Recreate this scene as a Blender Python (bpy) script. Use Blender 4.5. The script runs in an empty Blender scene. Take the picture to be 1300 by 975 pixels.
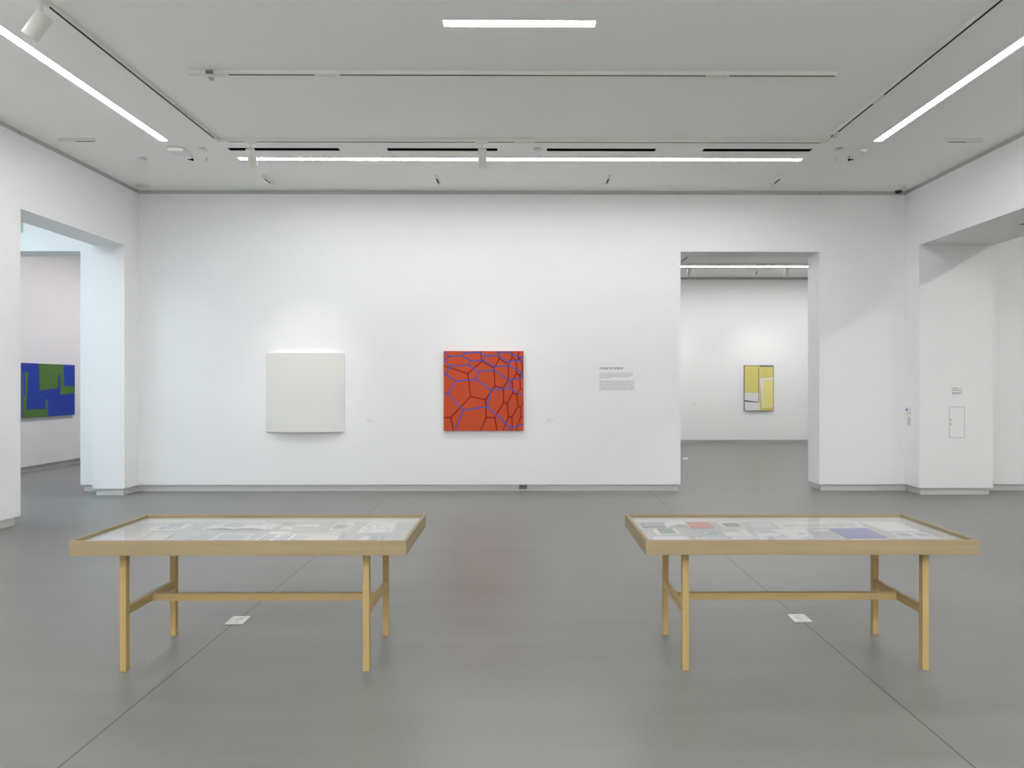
import bpy, bmesh, math, random
from mathutils import Vector, Matrix

random.seed(7)
SC = bpy.context.scene
COL = SC.collection

# ------------------------------------------------------------------ camera
F_PX = 865.0            # focal length in pixels of the 1300 px wide frame
PX, PY = 669.5, 488.5   # principal point (the lens is shifted a little)
YAW = math.radians(0.3)
CAM_Z = 1.60
cam_d = bpy.data.cameras.new('camera')
cam = bpy.data.objects.new('camera', cam_d)
COL.objects.link(cam)
cam.location = (0, 0, CAM_Z)
cam.rotation_euler = (math.pi / 2, 0, -YAW)
cam_d.sensor_width = 36.0
cam_d.lens = F_PX / 1300.0 * 36.0
cam_d.shift_x = -(PX - 650.0) / 1300.0
cam_d.shift_y = (PY - 487.5) / 1300.0
cam_d.clip_start = 0.05
SC.camera = cam


def ray(u, v):
    cx, cz = (u - PX) / F_PX, (PY - v) / F_PX
    return Vector((cx * math.cos(YAW) + math.sin(YAW), -cx * math.sin(YAW) + math.cos(YAW), cz))


def at_z(u, v, z):
    r = ray(u, v)
    t = (z - CAM_Z) / r.z
    return Vector((r.x * t, r.y * t, z))


def at_y(u, v, y):
    r = ray(u, v)
    t = y / r.y
    return Vector((r.x * t, y, CAM_Z + r.z * t))


def at_x(u, v, x):
    r = ray(u, v)
    t = x / r.x
    return Vector((x, r.y * t, CAM_Z + r.z * t))


# ------------------------------------------------------------------ materials
def srgb(r, g, b):
    def f(c):
        c /= 255.0
        return c / 12.92 if c <= 0.04045 else ((c + 0.055) / 1.055) ** 2.4
    return (f(r), f(g), f(b), 1.0)


def new_mat(name):
    m = bpy.data.materials.new(name)
    m.use_nodes = True
    nt = m.node_tree
    return m, nt, nt.nodes['Principled BSDF']


def mat(name, col, rough=0.6, metal=0.0, spec=0.5, var=0.0, scale=30.0):
    """Plain procedural material: a colour with a faint noise mottling."""
    m, nt, b = new_mat(name)
    b.inputs['Roughness'].default_value = rough
    b.inputs['Metallic'].default_value = metal
    b.inputs['Specular IOR Level'].default_value = spec
    if var > 0:
        tc = nt.nodes.new('ShaderNodeTexCoord')
        no = nt.nodes.new('ShaderNodeTexNoise')
        no.inputs['Scale'].default_value = scale
        no.inputs['Detail'].default_value = 4
        mx = nt.nodes.new('ShaderNodeMix')
        mx.data_type = 'RGBA'
        mx.inputs['A'].default_value = tuple(c * (1 - var) for c in col[:3]) + (1,)
        mx.inputs['B'].default_value = tuple(min(1, c * (1 + var)) for c in col[:3]) + (1,)
        nt.links.new(tc.outputs['Object'], no.inputs['Vector'])
        nt.links.new(no.outputs['Fac'], mx.inputs['Factor'])
        nt.links.new(mx.outputs['Result'], b.inputs['Base Color'])
    else:
        b.inputs['Base Color'].default_value = col
    return m


def emit(name, col, strength):
    m = bpy.data.materials.new(name)
    m.use_nodes = True
    nt = m.node_tree
    nt.nodes.clear()
    e = nt.nodes.new('ShaderNodeEmission')
    e.inputs['Color'].default_value = (*col, 1)
    e.inputs['Strength'].default_value = strength
    o = nt.nodes.new('ShaderNodeOutputMaterial')
    nt.links.new(e.outputs[0], o.inputs['Surface'])
    return m


def wood(name, axis, light, dark):
    m, nt, b = new_mat(name)
    tc = nt.nodes.new('ShaderNodeTexCoord')
    mp = nt.nodes.new('ShaderNodeMapping')
    s = [26.0, 26.0, 26.0]
    s[axis] = 1.3
    mp.inputs['Scale'].default_value = s
    n1 = nt.nodes.new('ShaderNodeTexNoise')
    n1.inputs['Scale'].default_value = 1.0
    n1.inputs['Detail'].default_value = 6
    n1.inputs['Distortion'].default_value = 0.6
    mp2 = nt.nodes.new('ShaderNodeMapping')
    s2 = [120.0, 120.0, 120.0]
    s2[axis] = 3.0
    mp2.inputs['Scale'].default_value = s2
    n2 = nt.nodes.new('ShaderNodeTexNoise')
    n2.inputs['Scale'].default_value = 1.0
    n2.inputs['Detail'].default_value = 2
    add = nt.nodes.new('ShaderNodeMath')
    add.operation = 'MULTIPLY_ADD'
    add.inputs[1].default_value = 0.35
    rp = nt.nodes.new('ShaderNodeValToRGB')
    rp.color_ramp.elements[0].position = 0.35
    rp.color_ramp.elements[0].color = dark
    rp.color_ramp.elements[1].position = 0.95
    rp.color_ramp.elements[1].color = light
    # small knots
    mp3 = nt.nodes.new('ShaderNodeMapping')
    s3 = [22.0, 22.0, 22.0]
    s3[axis] = 7.0
    mp3.inputs['Scale'].default_value = s3
    vo = nt.nodes.new('ShaderNodeTexVoronoi')
    vo.inputs['Scale'].default_value = 0.42
    kn = nt.nodes.new('ShaderNodeMapRange')
    kn.inputs['From Min'].default_value = 0.03
    kn.inputs['From Max'].default_value = 0.075
    kn.inputs['To Min'].default_value = 0.38
    kn.inputs['To Max'].default_value = 0.0
    mx = nt.nodes.new('ShaderNodeMix')
    mx.data_type = 'RGBA'
    mx.inputs['B'].default_value = srgb(120, 84, 52)
    L = nt.links.new
    for k in (mp, mp2, mp3):
        L(tc.outputs['Object'], k.inputs['Vector'])
    L(mp.outputs[0], n1.inputs['Vector'])
    L(mp2.outputs[0], n2.inputs['Vector'])
    L(mp3.outputs[0], vo.inputs['Vector'])
    L(n2.outputs['Fac'], add.inputs[0])
    L(n1.outputs['Fac'], add.inputs[2])
    L(add.outputs[0], rp.inputs['Fac'])
    L(vo.outputs['Distance'], kn.inputs['Value'])
    L(kn.outputs[0], mx.inputs['Factor'])
    L(rp.outputs['Color'], mx.inputs['A'])
    L(mx.outputs['Result'], b.inputs['Base Color'])
    b.inputs['Roughness'].default_value = 0.5
    b.inputs['Specular IOR Level'].default_value = 0.35
    return m


def glass_mat():
    m = bpy.data.materials.new('clear_sheet_glass')
    m.use_nodes = True
    nt = m.node_tree
    nt.nodes.clear()
    L = nt.links.new
    o = nt.nodes.new('ShaderNodeOutputMaterial')
    mix = nt.nodes.new('ShaderNodeMixShader')
    tr = nt.nodes.new('ShaderNodeBsdfTransparent')
    tr.inputs['Color'].default_value = (0.985, 0.99, 0.985, 1)
    gl = nt.nodes.new('ShaderNodeBsdfGlossy')
    gl.inputs['Roughness'].default_value = 0.015
    lw = nt.nodes.new('ShaderNodeLayerWeight')
    lw.inputs['Blend'].default_value = 0.5
    pw = nt.nodes.new('ShaderNodeMath')
    pw.operation = 'POWER'
    pw.inputs[1].default_value = 5.0
    ma = nt.nodes.new('ShaderNodeMath')
    ma.operation = 'MULTIPLY_ADD'
    ma.inputs[1].default_value = 0.96
    ma.inputs[2].default_value = 0.04
    L(lw.outputs['Facing'], pw.inputs[0])
    L(pw.outputs[0], ma.inputs[0])
    L(ma.outputs[0], mix.inputs['Fac'])
    L(tr.outputs[0], mix.inputs[1])
    L(gl.outputs[0], mix.inputs[2])
    L(mix.outputs[0], o.inputs['Surface'])
    return m


JOINTS_X = (-5.80, -1.945, 1.885, 5.75)
JOINTS_Y = (-1.2, 2.62, 6.51, 10.36, 14.2)


def concrete():
    m, nt, b = new_mat('polished_concrete')
    L = nt.links.new
    N = nt.nodes.new
    tc = N('ShaderNodeTexCoord')
    big = N('ShaderNodeTexNoise')
    big.inputs['Scale'].default_value = 0.55
    big.inputs['Detail'].default_value = 5
    big.inputs['Roughness'].default_value = 0.6
    mpS = N('ShaderNodeMapping')
    mpS.inputs['Scale'].default_value = (0.35, 2.6, 1)
    streak = N('ShaderNodeTexNoise')
    streak.inputs['Scale'].default_value = 1.4
    streak.inputs['Detail'].default_value = 6
    fine = N('ShaderNodeTexNoise')
    fine.inputs['Scale'].default_value = 90
    fine.inputs['Detail'].default_value = 3
    L(tc.outputs['Object'], big.inputs['Vector'])
    L(tc.outputs['Object'], mpS.inputs['Vector'])
    L(mpS.outputs[0], streak.inputs['Vector'])
    L(tc.outputs['Object'], fine.inputs['Vector'])

    def madd(src, k, prev):
        n = N('ShaderNodeMath')
        n.operation = 'MULTIPLY_ADD'
        L(src, n.inputs[0])
        n.inputs[1].default_value = k
        if prev is None:
            n.inputs[2].default_value = 0.0
        else:
            L(prev, n.inputs[2])
        return n.outputs[0]
    s = madd(big.outputs['Fac'], 0.45, None)
    s = madd(streak.outputs['Fac'], 0.35, s)
    s = madd(fine.outputs['Fac'], 0.20, s)
    rp = N('ShaderNodeValToRGB')
    e = rp.color_ramp.elements
    e[0].position = 0.36
    e[0].color = (0.167, 0.167, 0.157, 1)
    e[1].position = 0.64
    e[1].color = (0.232, 0.231, 0.220, 1)
    L(s, rp.inputs['Fac'])
    # saw-cut joints
    sep = N('ShaderNodeSeparateXYZ')
    L(tc.outputs['Object'], sep.inputs[0])
    best = None
    for axis, vals, hw in (('X', JOINTS_X, 0.0032), ('Y', JOINTS_Y, 0.0018)):
        for v in vals:
            n = N('ShaderNodeMath')
            n.operation = 'COMPARE'
            L(sep.outputs[axis], n.inputs[0])
            n.inputs[1].default_value = v
            n.inputs[2].default_value = hw
            if axis == 'Y':
                k = N('ShaderNodeMath')
                k.operation = 'MULTIPLY'
                L(n.outputs[0], k.inputs[0])
                k.inputs[1].default_value = 0.6
                out = k.outputs[0]
            else:
                out = n.outputs[0]
            if best is None:
                best = out
            else:
                x = N('ShaderNodeMath')
                x.operation = 'MAXIMUM'
                L(best, x.inputs[0])
                L(out, x.inputs[1])
                best = x.outputs[0]
    mx = N('ShaderNodeMix')
    mx.data_type = 'RGBA'
    mx.inputs['B'].default_value = (0.028, 0.026, 0.023, 1)
    L(best, mx.inputs['Factor'])
    L(rp.outputs['Color'], mx.inputs['A'])
    L(mx.outputs['Result'], b.inputs['Base Color'])
    rr = N('ShaderNodeMapRange')
    rr.inputs['From Min'].default_value = 0.3
    rr.inputs['From Max'].default_value = 0.7
    rr.inputs['To Min'].default_value = 0.31
    rr.inputs['To Max'].default_value = 0.41
    L(s, rr.inputs['Value'])
    L(rr.outputs[0], b.inputs['Roughness'])
    b.inputs['Specular IOR Level'].default_value = 0.5
    return m


M_WALL = mat('white_wall_paint', (0.895, 0.895, 0.90, 1), 0.75, spec=0.15, var=0.012, scale=3)
M_CEIL = mat('white_ceiling_paint', (0.94, 0.94, 0.915, 1), 0.85, spec=0.1, var=0.01, scale=2)
M_BASE = mat('grey_metal_baseboard', (0.64, 0.645, 0.63, 1), 0.45, spec=0.4, var=0.05, scale=8)
M_REVEAL = mat('grey_reveal', (0.52, 0.53, 0.52, 1), 0.6, spec=0.2, var=0.03, scale=8)
M_FLOOR = concrete()
M_WHITE = mat('white_plastic', (0.78, 0.78, 0.76, 1), 0.45, spec=0.3, var=0.01)
M_TRACK = mat('white_powder_coat', (0.80, 0.80, 0.75, 1), 0.5, spec=0.3, var=0.01)
M_BLACK = mat('matt_black', (0.006, 0.006, 0.006, 1), 0.8, spec=0.1, var=0.1)
M_DARK = mat('dark_slot', (0.015, 0.015, 0.014, 1), 0.7, spec=0.1, var=0.1)
M_GREYPL = mat('grey_plastic', (0.16, 0.16, 0.165, 1), 0.5, var=0.05)
M_LGREY = mat('light_grey_plastic', (0.45, 0.46, 0.45, 1), 0.5, var=0.02)
M_SMOKE = mat('smoked_dome', (0.01, 0.01, 0.012, 1), 0.12, spec=0.6, var=0.05)
M_GLASS = glass_mat()
WL, WD = (0.375, 0.294, 0.178, 1), (0.290, 0.220, 0.121, 1)
WOOD = [wood('maple_grain_x', 0, WL, WD), wood('maple_grain_y', 1, WL, WD),
        wood('maple_grain_z', 2, (0.53, 0.385, 0.168, 1), (0.41, 0.287, 0.113, 1)),
        wood('maple_stretcher_grain_x', 0, (0.48, 0.345, 0.160, 1), (0.37, 0.258, 0.108, 1)), wood('maple_stretcher_grain_y', 1, (0.48, 0.345, 0.160, 1), (0.37, 0.258, 0.108, 1))]
M_LINING = mat('off_white_mat_board', (0.82, 0.805, 0.775, 1), 0.8, spec=0.1, var=0.01)
M_MAT = mat('warm_grey_mat_board', (0.585, 0.575, 0.548, 1), 0.8, spec=0.1, var=0.01)
M_STRIP = emit('strip_diffuser_light', (0.985, 0.99, 1.0), 38.0)
M_STRIP_FILL = emit('rear_fill_strip_light', (0.985, 0.99, 1.0), 72.0)  # brighter emitter for the fill strips added behind the camera
M_STRIP_FAR = emit('far_strip_diffuser_light', (0.99, 0.99, 0.99), 38.0)
M_STRIP_SIDE = emit('side_strip_diffuser_light', (1.0, 0.985, 0.97), 78.0)
M_SKY = emit('skylight_diffuser', (0.77, 0.92, 1.0), 4.3)

# ------------------------------------------------------------------ mesh helpers


class MB:
    """Collects shapes into one mesh with several materials."""

    def __init__(self):
        self.v, self.f, self.m, self.s = [], [], [], []
        self.mats = []

    def mi(self, m):
        if m not in self.mats:
            self.mats.append(m)
        return self.mats.index(m)

    def face(self, pts, m, smooth=False):
        i = len(self.v)
        self.v.extend([tuple(p) for p in pts])
        self.f.append(list(range(i, i + len(pts))))
        self.m.append(self.mi(m))
        self.s.append(smooth)

    def box(self, a, b, m):
        x0, x1 = sorted((a[0], b[0]))
        y0, y1 = sorted((a[1], b[1]))
        z0, z1 = sorted((a[2], b[2]))
        i = len(self.v)
        self.v.extend([(x0, y0, z0), (x1, y0, z0), (x1, y1, z0), (x0, y1, z0),
                       (x0, y0, z1), (x1, y0, z1), (x1, y1, z1), (x0, y1, z1)])
        for q in ((3, 2, 1, 0), (4, 5, 6, 7), (0, 1, 5, 4), (1, 2, 6, 5), (2, 3, 7, 6), (3, 0, 4, 7)):
            self.f.append([i + k for k in q])
            self.m.append(self.mi(m))
            self.s.append(False)

    def prism(self, pts, off, m, side=None, cap=None):
        """Closed solid: polygon pts extruded by off. pts is the visible face."""
        n = len(pts)
        off = Vector(off)
        a = [Vector(p) for p in pts]
        b = [p + off for p in a]
        i = len(self.v)
        self.v.extend([tuple(p) for p in a + b])
        self.f.append([i + k for k in range(n)])
        self.m.append(self.mi(m))
        self.s.append(False)
        self.f.append([i + n + k for k in reversed(range(n))])
        self.m.append(self.mi(cap or m))
        self.s.append(False)
        for k in range(n):
            j = (k + 1) % n
            self.f.append([i + k, i + n + k, i + n + j, i + j])
            self.m.append(self.mi(side or m))
            self.s.append(False)

    def lathe(self, prof, m, seg=28, mtx=None):
        """prof: list of (radius, z); closed at ends when radius 0. Turned about z."""
        i = len(self.v)
        mtx = mtx or Matrix.Identity(4)
        rings = []
        for r, z in prof:
            if r < 1e-6:
                self.v.append(tuple(mtx @ Vector((0, 0, z))))
                rings.append([len(self.v) - 1])
            else:
                ring = []
                for k in range(seg):
                    a = 2 * math.pi * k / seg
                    self.v.append(tuple(mtx @ Vector((r * math.cos(a), r * math.sin(a), z))))
                    ring.append(len(self.v) - 1)
                rings.append(ring)
        for A, B in zip(rings[:-1], rings[1:]):
            for k in range(seg):
                j = (k + 1) % seg
                if len(A) == 1 and len(B) == 1:
                    continue
                if len(A) == 1:
                    q = [A[0], B[j], B[k]]
                elif len(B) == 1:
                    q = [A[k], A[j], B[0]]
                else:
                    q = [A[k], A[j], B[j], B[k]]
                self.f.append(q)
                self.m.append(self.mi(m))
                self.s.append(True)

    def build(self, name, parent=None, loc=None, bevel=0.0, seg=2):
        me = bpy.data.meshes.new(name)
        me.from_pydata(self.v, [], self.f)
        for m in self.mats:
            me.materials.append(m)
        for p, mi, s in zip(me.polygons, self.m, self.s):
            p.material_index = mi
            p.use_smooth = s
        bm = bmesh.new()
        bm.from_mesh(me)
        bmesh.ops.recalc_face_normals(bm, faces=bm.faces)
        bm.to_mesh(me)
        bm.free()
        me.validate()
        o = bpy.data.objects.new(name, me)
        COL.objects.link(o)
        if parent:
            o.parent = parent
        if loc:
            o.location = loc
        if bevel > 0:
            b = o.modifiers.new('edge', 'BEVEL')
            b.width = bevel
            b.segments = seg
            b.limit_method = 'ANGLE'
            b.angle_limit = math.radians(40)
        return o


def tag(o, label, cat, group=None):
    o['label'] = label
    o['category'] = cat
    if group:
        o['group'] = group
    return o


def thing(name, label, cat, loc=(0, 0, 0), group=None):
    o = bpy.data.objects.new(name, None)
    o.empty_display_size = 0.05
    COL.objects.link(o)
    o.location = loc
    return tag(o, label, cat, group)


def struct(o):
    o['kind'] = 'structure'
    return o


# ------------------------------------------------------------------ the setting
CEIL = 4.52
TOPZ = 4.462      # where the plaster stops under the shadow gap
BASEH = 0.098
REC_B, REC_T = 0.035, 0.012
YB0, YB1 = 10.25, 10.67           # back wall
XL0, XL1 = -6.23, -5.77           # wall on the blue painting's side
XR0, XR1 = 5.75, 6.83             # wall on the access panel's side
YF = -6.8                         # behind the camera
XW, XE = -9.11, 13.0              # outer walls of the neighbouring rooms
YN = 18.5                         # far wall of the rooms beyond
LINT_B, LINT_L, LINT_R = 3.605, 3.62, 3.635
DOOR_X0, DOOR_X1 = at_y(864, 480, YB0).x, at_y(1040.5, 480, YB0).x
PASS_X1 = at_y(102, 480, YB0).x   # edge of the passage opening in the back wall plane
LY0, LY1 = at_x(26, 480, XL1).y, at_x(158, 480, XL1).y
RY1 = at_x(1167, 480, XR0).y
RY0 = 3.2


class Wall:
    def __init__(self, name, mat_=None):
        self.name = name
        self.w, self.b, self.t = MB(), MB(), MB()
        self.mat = mat_ or M_WALL

    def seg(self, x0, x1, y0, y1, ins):
        """Full-height piece. ins: sides whose base and top are set back (W E S N)."""
        self.w.box((x0, y0, BASEH), (x1, y1, TOPZ), self.mat)
        for mb, z0, z1, r, m in ((self.b, 0, BASEH + 0.004, REC_B, M_BASE), (self.t, TOPZ - 0.004, CEIL + 0.02, REC_T, M_REVEAL)):
            mb.box((x0 + (r if 'W' in ins else -0.0), y0 + (r if 'S' in ins else 0), z0),
                   (x1 - (r if 'E' in ins else 0), y1 - (r if 'N' in ins else 0), z1), m)

    def lintel(self, x0, x1, y0, y1, z, ins):
        self.w.box((x0, y0, z), (x1, y1, TOPZ), self.mat)
        r = REC_T
        self.t.box((x0 + (r if 'W' in ins else 0), y0 + (r if 'S' in ins else 0), TOPZ - 0.004),
                   (x1 - (r if 'E' in ins else 0), y1 - (r if 'N' in ins else 0), CEIL + 0.02), M_REVEAL)

    n = 0

    def done(self):
        struct(self.w.build('wall_' + self.name))
        if self.b.v:
            struct(self.b.build('baseboard_' + self.name))
        if self.t.v:
            Wall.n += 1
            struct(self.t.build('trim_%d' % Wall.n))


w = Wall('back')
w.seg(PASS_X1, DOOR_X0, YB0, YB1, 'WESN')
w.seg(DOOR_X1, XE, YB0, YB1, 'WSN')
w.lintel(DOOR_X0, DOOR_X1, YB0, YB1, LINT_B, 'SN')
w.lintel(XW, PASS_X1, YB0, YB1, LINT_B, 'SN')
w.done()
w = Wall('left')
w.seg(XL0, XL1, LY1, YB0 + REC_B, 'WES')
w.seg(XL0, XL1, YF, LY0, 'WEN')
w.lintel(XL0, XL1, LY0, LY1, LINT_L, 'WE')
w.done()
w = Wall('right')
w.seg(XR0, XR1, RY1, YB0 + REC_B, 'WES')
w.seg(XR0, XR1, YF, RY0, 'WEN')
w.lintel(XR0, XR1, RY0, RY1, LINT_R, 'WE')
w.done()
w = Wall('front')
w.seg(XW - 0.3, XE, YF - 0.3, YF, 'N')
w.done()
w = Wall('west')
w.seg(XW - 0.3, XW, YF, YN, 'E')
w.done()
w = Wall('east')
w.seg(XE, XE + 0.3, YF, YN, 'W')
w.done()
w = Wall('north')
w.seg(XW - 0.3, XE + 0.3, YN, YN + 0.3, 'S')
w.done()
w = Wall('between')
w.seg(-1.3, -0.9, YB1, YN, 'WE')
w.done()

mb = MB()
mb.box((XW - 0.3, YF - 0.3, -0.12), (XE + 0.3, YN + 0.3, 0.0), M_FLOOR)
struct(mb.build('floor'))

# the strip lights sit in slots cut into the ceiling
STRIPS = []
SW = 0.092
a, b = at_z(304, 202.3, CEIL), at_z(1018, 202.3, CEIL)
yb = (a.y + b.y) / 2
STRIPS.append(('long bright strip light in the ceiling running along the wall of the red painting', a.x, b.x, yb - SW / 2, yb + SW / 2))
a = at_z(208.3, 178.5, CEIL)
STRIPS.append(('long bright strip light receding along the ceiling beside the large near spotlight', a.x - SW / 2, a.x + SW / 2, -5.2, a.y))
a = at_z(1114, 179.3, CEIL)
STRIPS.append(('long bright strip light receding along the ceiling above the wide opening', a.x - SW / 2, a.x + SW / 2, -5.2, a.y))
a, b = at_z(563, 29.5, CEIL), at_z(756, 29.5, CEIL)
STRIPS.append(('short bright strip light in the ceiling, on its own before the track', a.x, b.x, a.y - SW / 2, a.y + SW / 2))
# fill strips added behind the camera, then those of the neighbouring rooms
STRIPS.append(('last added fill strip light across the ceiling behind the camera', -3.6, 3.6, -5.45, -5.36))
for k, yk in enumerate((-0.6, -2.2, -3.8)):
    STRIPS.append(('%s added fill strip light across the ceiling behind the camera' % ('first', 'second', 'third')[k], -3.7, 3.7, yk - .046, yk + .046, M_STRIP_FILL))
STRIPS.append(('strip light in the ceiling of the room past the wide opening', 8.30, 8.392, -2.0, 8.1, M_STRIP_SIDE))
fa = at_z(864, 338.3, CEIL)
STRIPS.append(('strip light in the ceiling seen through the tall doorway', 1.5, 11.0, fa.y - .06, fa.y + .06, M_STRIP_FAR))
STRIPS.append(('second strip light in the room past the tall doorway', 1.5, 11.0, 12.2, 12.3, M_STRIP_FAR))
STRIPS.append(('strip light in the room of the blue and green painting', -7.2, -7.1, 11.2, 17.5,
      emit('warm_strip_diffuser_light', (1.0, 0.95, 0.97), 59.0)))


# ceiling with real openings for the four slot diffusers and the skylight
VENT_PX = ((291, 431, 189.9), (492, 631.5, 190.3), (694, 832, 190.7), (893, 1031, 189.7))
vents = []
for u0, u1, v in VENT_PX:
    a, b = at_z(u0, v, CEIL), at_z(u1, v, CEIL)
    vents.append((a.x, b.x, (a.y + b.y) / 2 - 0.05, (a.y + b.y) / 2 + 0.05))
vy0 = sum(q[2] for q in vents) / 4
vy1 = sum(q[3] for q in vents) / 4
vents = [(q[0], q[1], vy0, vy1) for q in vents]
SKY = (-8.9, -6.9, 2.6, 8.9)
holes = vents + [SKY] + [q[1:5] for q in STRIPS]
xs = sorted({XW - 0.3, XE + 0.3, *[q[0] for q in holes], *[q[1] for q in holes]})
ys = sorted({YF - 0.3, YN + 0.3, *[q[2] for q in holes], *[q[3] for q in holes]})
mb = MB()
for i in range(len(xs) - 1):
    for j in range(len(ys) - 1):
        cx, cy = (xs[i] + xs[i + 1]) / 2, (ys[j] + ys[j + 1]) / 2
        if any(q[0] < cx < q[1] and q[2] < cy < q[3] for q in holes):
            continue
        mb.box((xs[i], ys[j], CEIL), (xs[i + 1], ys[j + 1], CEIL + 0.10), M_CEIL)
mb.box((XW - 0.3, YF - 0.3, CEIL + 0.115), (XE + 0.3, YN + 0.3, CEIL + 0.14), M_CEIL)
struct(mb.build('ceiling'))

# skylight over the passage
mb = MB()
mb.box((SKY[0], SKY[2], CEIL + 0.06), (SKY[1], SKY[3], CEIL + 0.07), M_SKY)
for k in range(1, 4):
    yk = SKY[2] + (SKY[3] - SKY[2]) * k / 4
    mb.box((SKY[0], yk - .02, CEIL + .03), (SKY[1], yk + .02, CEIL + .059), M_CEIL)
struct(mb.build('window_1'))

# ------------------------------------------------------------------ slot diffusers
where = ('between the track corner and the first spotlight\'s beam end', '', '', '')
vent_lab = ('black slot air vent in the ceiling behind the spotlight nearest the emergency light',
            'black slot air vent in the ceiling crossed by the middle spotlight',
            'black slot air vent in the ceiling, first past the middle spotlight',
            'black slot air vent in the ceiling on the dome camera side, last of the row')
for (x0, x1, y0, y1), lab in zip(vents, vent_lab):
    t = thing('air_vent', lab, 'vent', ((x0 + x1) / 2, (y0 + y1) / 2, CEIL), 'slot air vents in the ceiling')
    hx, hy = (x1 - x0) / 2, (y1 - y0) / 2
    mb = MB()
    d = 0.09
    mb.box((-hx, -hy, d - .004), (hx, hy, d), M_BLACK)
    for s in (-1, 1):
        mb.box((s * (hx - .004), -hy, 0.001), (s * hx, hy, d - .004), M_BLACK)
        mb.box((-hx + .004, s * (hy - .004), 0.001), (hx - .004, s * hy, d - .004), M_BLACK)
    mb.build('plenum', t)
    for k in (-1, 1):
        mb = MB()
        mb.prism([(-hx + .004, k * .016 - .006, .02), (hx - .004, k * .016 - .006, .02), (hx - .004, k * .016 + .006, .05), (-hx + .004, k * .016 + .006, .05)], (0, .0015, 0), M_BLACK)
        mb.build('vane', t)


# ------------------------------------------------------------------ strip lights
RECESS = .004


def strip(label, x0, x1, y0, y1, m=M_STRIP, group='linear strip lights in the ceiling'):
    t = thing('strip_light', label, 'ceiling light', ((x0 + x1) / 2, (y0 + y1) / 2, CEIL), group)
    hx, hy = (x1 - x0) / 2, (y1 - y0) / 2
    mb = MB()
    mb.box((-hx + .003, -hy + .003, RECESS), (hx - .003, hy - .003, RECESS + .006), m)
    mb.build('diffuser', t)
    mb = MB()
    e = 0.006
    for s in (-1, 1):
        mb.box((s * hx, -hy, 0), (s * (hx - .002), hy, RECESS + .02), M_WHITE)
        mb.box((-hx + .002, s * hy, 0), (hx - .002, s * (hy - .002), RECESS + .02), M_WHITE)
    mb.box((-hx + .002, -hy + .002, RECESS + .012), (hx - .002, hy - .002, RECESS + .02), M_WHITE)
    mb.build('housing', t)
    mb = MB()
    for s in (-1, 1):
        mb.box((s * hx + s * .0005, -hy - e, -0.003), (s * (hx + e), hy + e, -0.0003), M_WHITE)
        mb.box((-hx, s * hy + s * .0005, -0.003), (hx, s * (hy + e), -0.0003), M_WHITE)
    mb.build('trim_frame', t)
    return t


for args in STRIPS:
    strip(*args)

# ------------------------------------------------------------------ lighting tracks
TW, TH, SLOT = 0.036, 0.036, 0.021


def track(label, p0, p1, slots, covers=(), group='lighting tracks on the ceiling', w=TW, h=TH):
    """p0,p1: ends on the ceiling; slots, covers: (from, to) in metres along it."""
    p0, p1 = Vector(p0), Vector(p1)
    L = (p1 - p0).length
    ang = math.atan2(p1.y - p0.y, p1.x - p0.x)
    t = thing('lighting_track', label, 'lighting track', (p0.x, p0.y, CEIL), group)
    t.rotation_euler.z = ang
    mb = MB()
    mb.box((0, -w / 2, -h + .002), (L, w / 2, -0.0005), M_TRACK)
    # lips either side of the slot; closed where there is none
    cuts = [0.0]
    for a, b in slots:
        cuts += [a, b]
    cuts.append(L)
    for k in range(0, len(cuts), 2):
        if cuts[k + 1] - cuts[k] > 1e-4:
            mb.box((cuts[k], -w / 2, -h), (cuts[k + 1], w / 2, -h + .002), M_TRACK)
    for a, b in slots:
        for s in (-1, 1):
            mb.box((a, s * SLOT / 2, -h), (b, s * w / 2, -h + .002), M_TRACK)
    mb.build('rail', t)
    for a, b in slots:
        mb = MB()
        mb.box((a, -SLOT / 2, -h + .0005), (b, SLOT / 2, -h + .0018), M_DARK)
        mb.build('slot', t)
    for a, b in covers:
        mb = MB()
        mb.box((a, -w / 2 - .008, -h - .004), (b, w / 2 + .008, -.0008), M_TRACK)
        mb.build('connector_cover', t, bevel=.002)
    return t


ZS = CEIL - TH
front_y = at_z(660, 95.8, ZS).y


def fx(u):
    return at_z(u, 95.8, ZS).x


x0 = fx(241.5)
track('lighting track across the ceiling between the short strip light and the air vents', (x0, front_y, CEIL), (fx(1063), front_y, CEIL),
      [(fx(a) - x0, fx(b) - x0) for a, b in ((291, 400), (432, 896), (926, 1061))],
      [(fx(259) - x0, fx(285) - x0), (fx(404) - x0, fx(428) - x0), (fx(900) - x0, fx(922) - x0)])
back_y = at_z(660, 180.7, ZS).y


def bx(u):
    return at_z(u, 180.7, ZS).x


tl_x, tr_x = at_z(272, 175.6, ZS).x, at_z(1064, 167.5, ZS).x
track('lighting track over the air vents carrying the two small spotlights', (tl_x + TW / 2, back_y, CEIL), (tr_x - TW / 2, back_y, CEIL),
      [(bx(a) - tl_x - TW / 2, bx(b) - tl_x - TW / 2) for a, b in ((291, 311), (327, 603), (618, 653), (679, 1042))],
      [(bx(656) - tl_x - TW / 2, bx(676) - tl_x - TW / 2)])
y_end = back_y + TW / 2
near_slot = at_z(57, 5.6, ZS).y
track('lighting track receding along the ceiling with the large near spotlight', (tl_x, -1.5, CEIL), (tl_x, y_end, CEIL),
      [(0.1, near_slot - .22 + 1.5), (near_slot + 1.5, at_z(272, 175.6, ZS).y + 1.5)])
y1, y2, y3 = at_z(1064, 167.5, ZS).y, at_z(1108, 132, ZS).y, at_z(1122, 120.5, ZS).y
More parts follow.
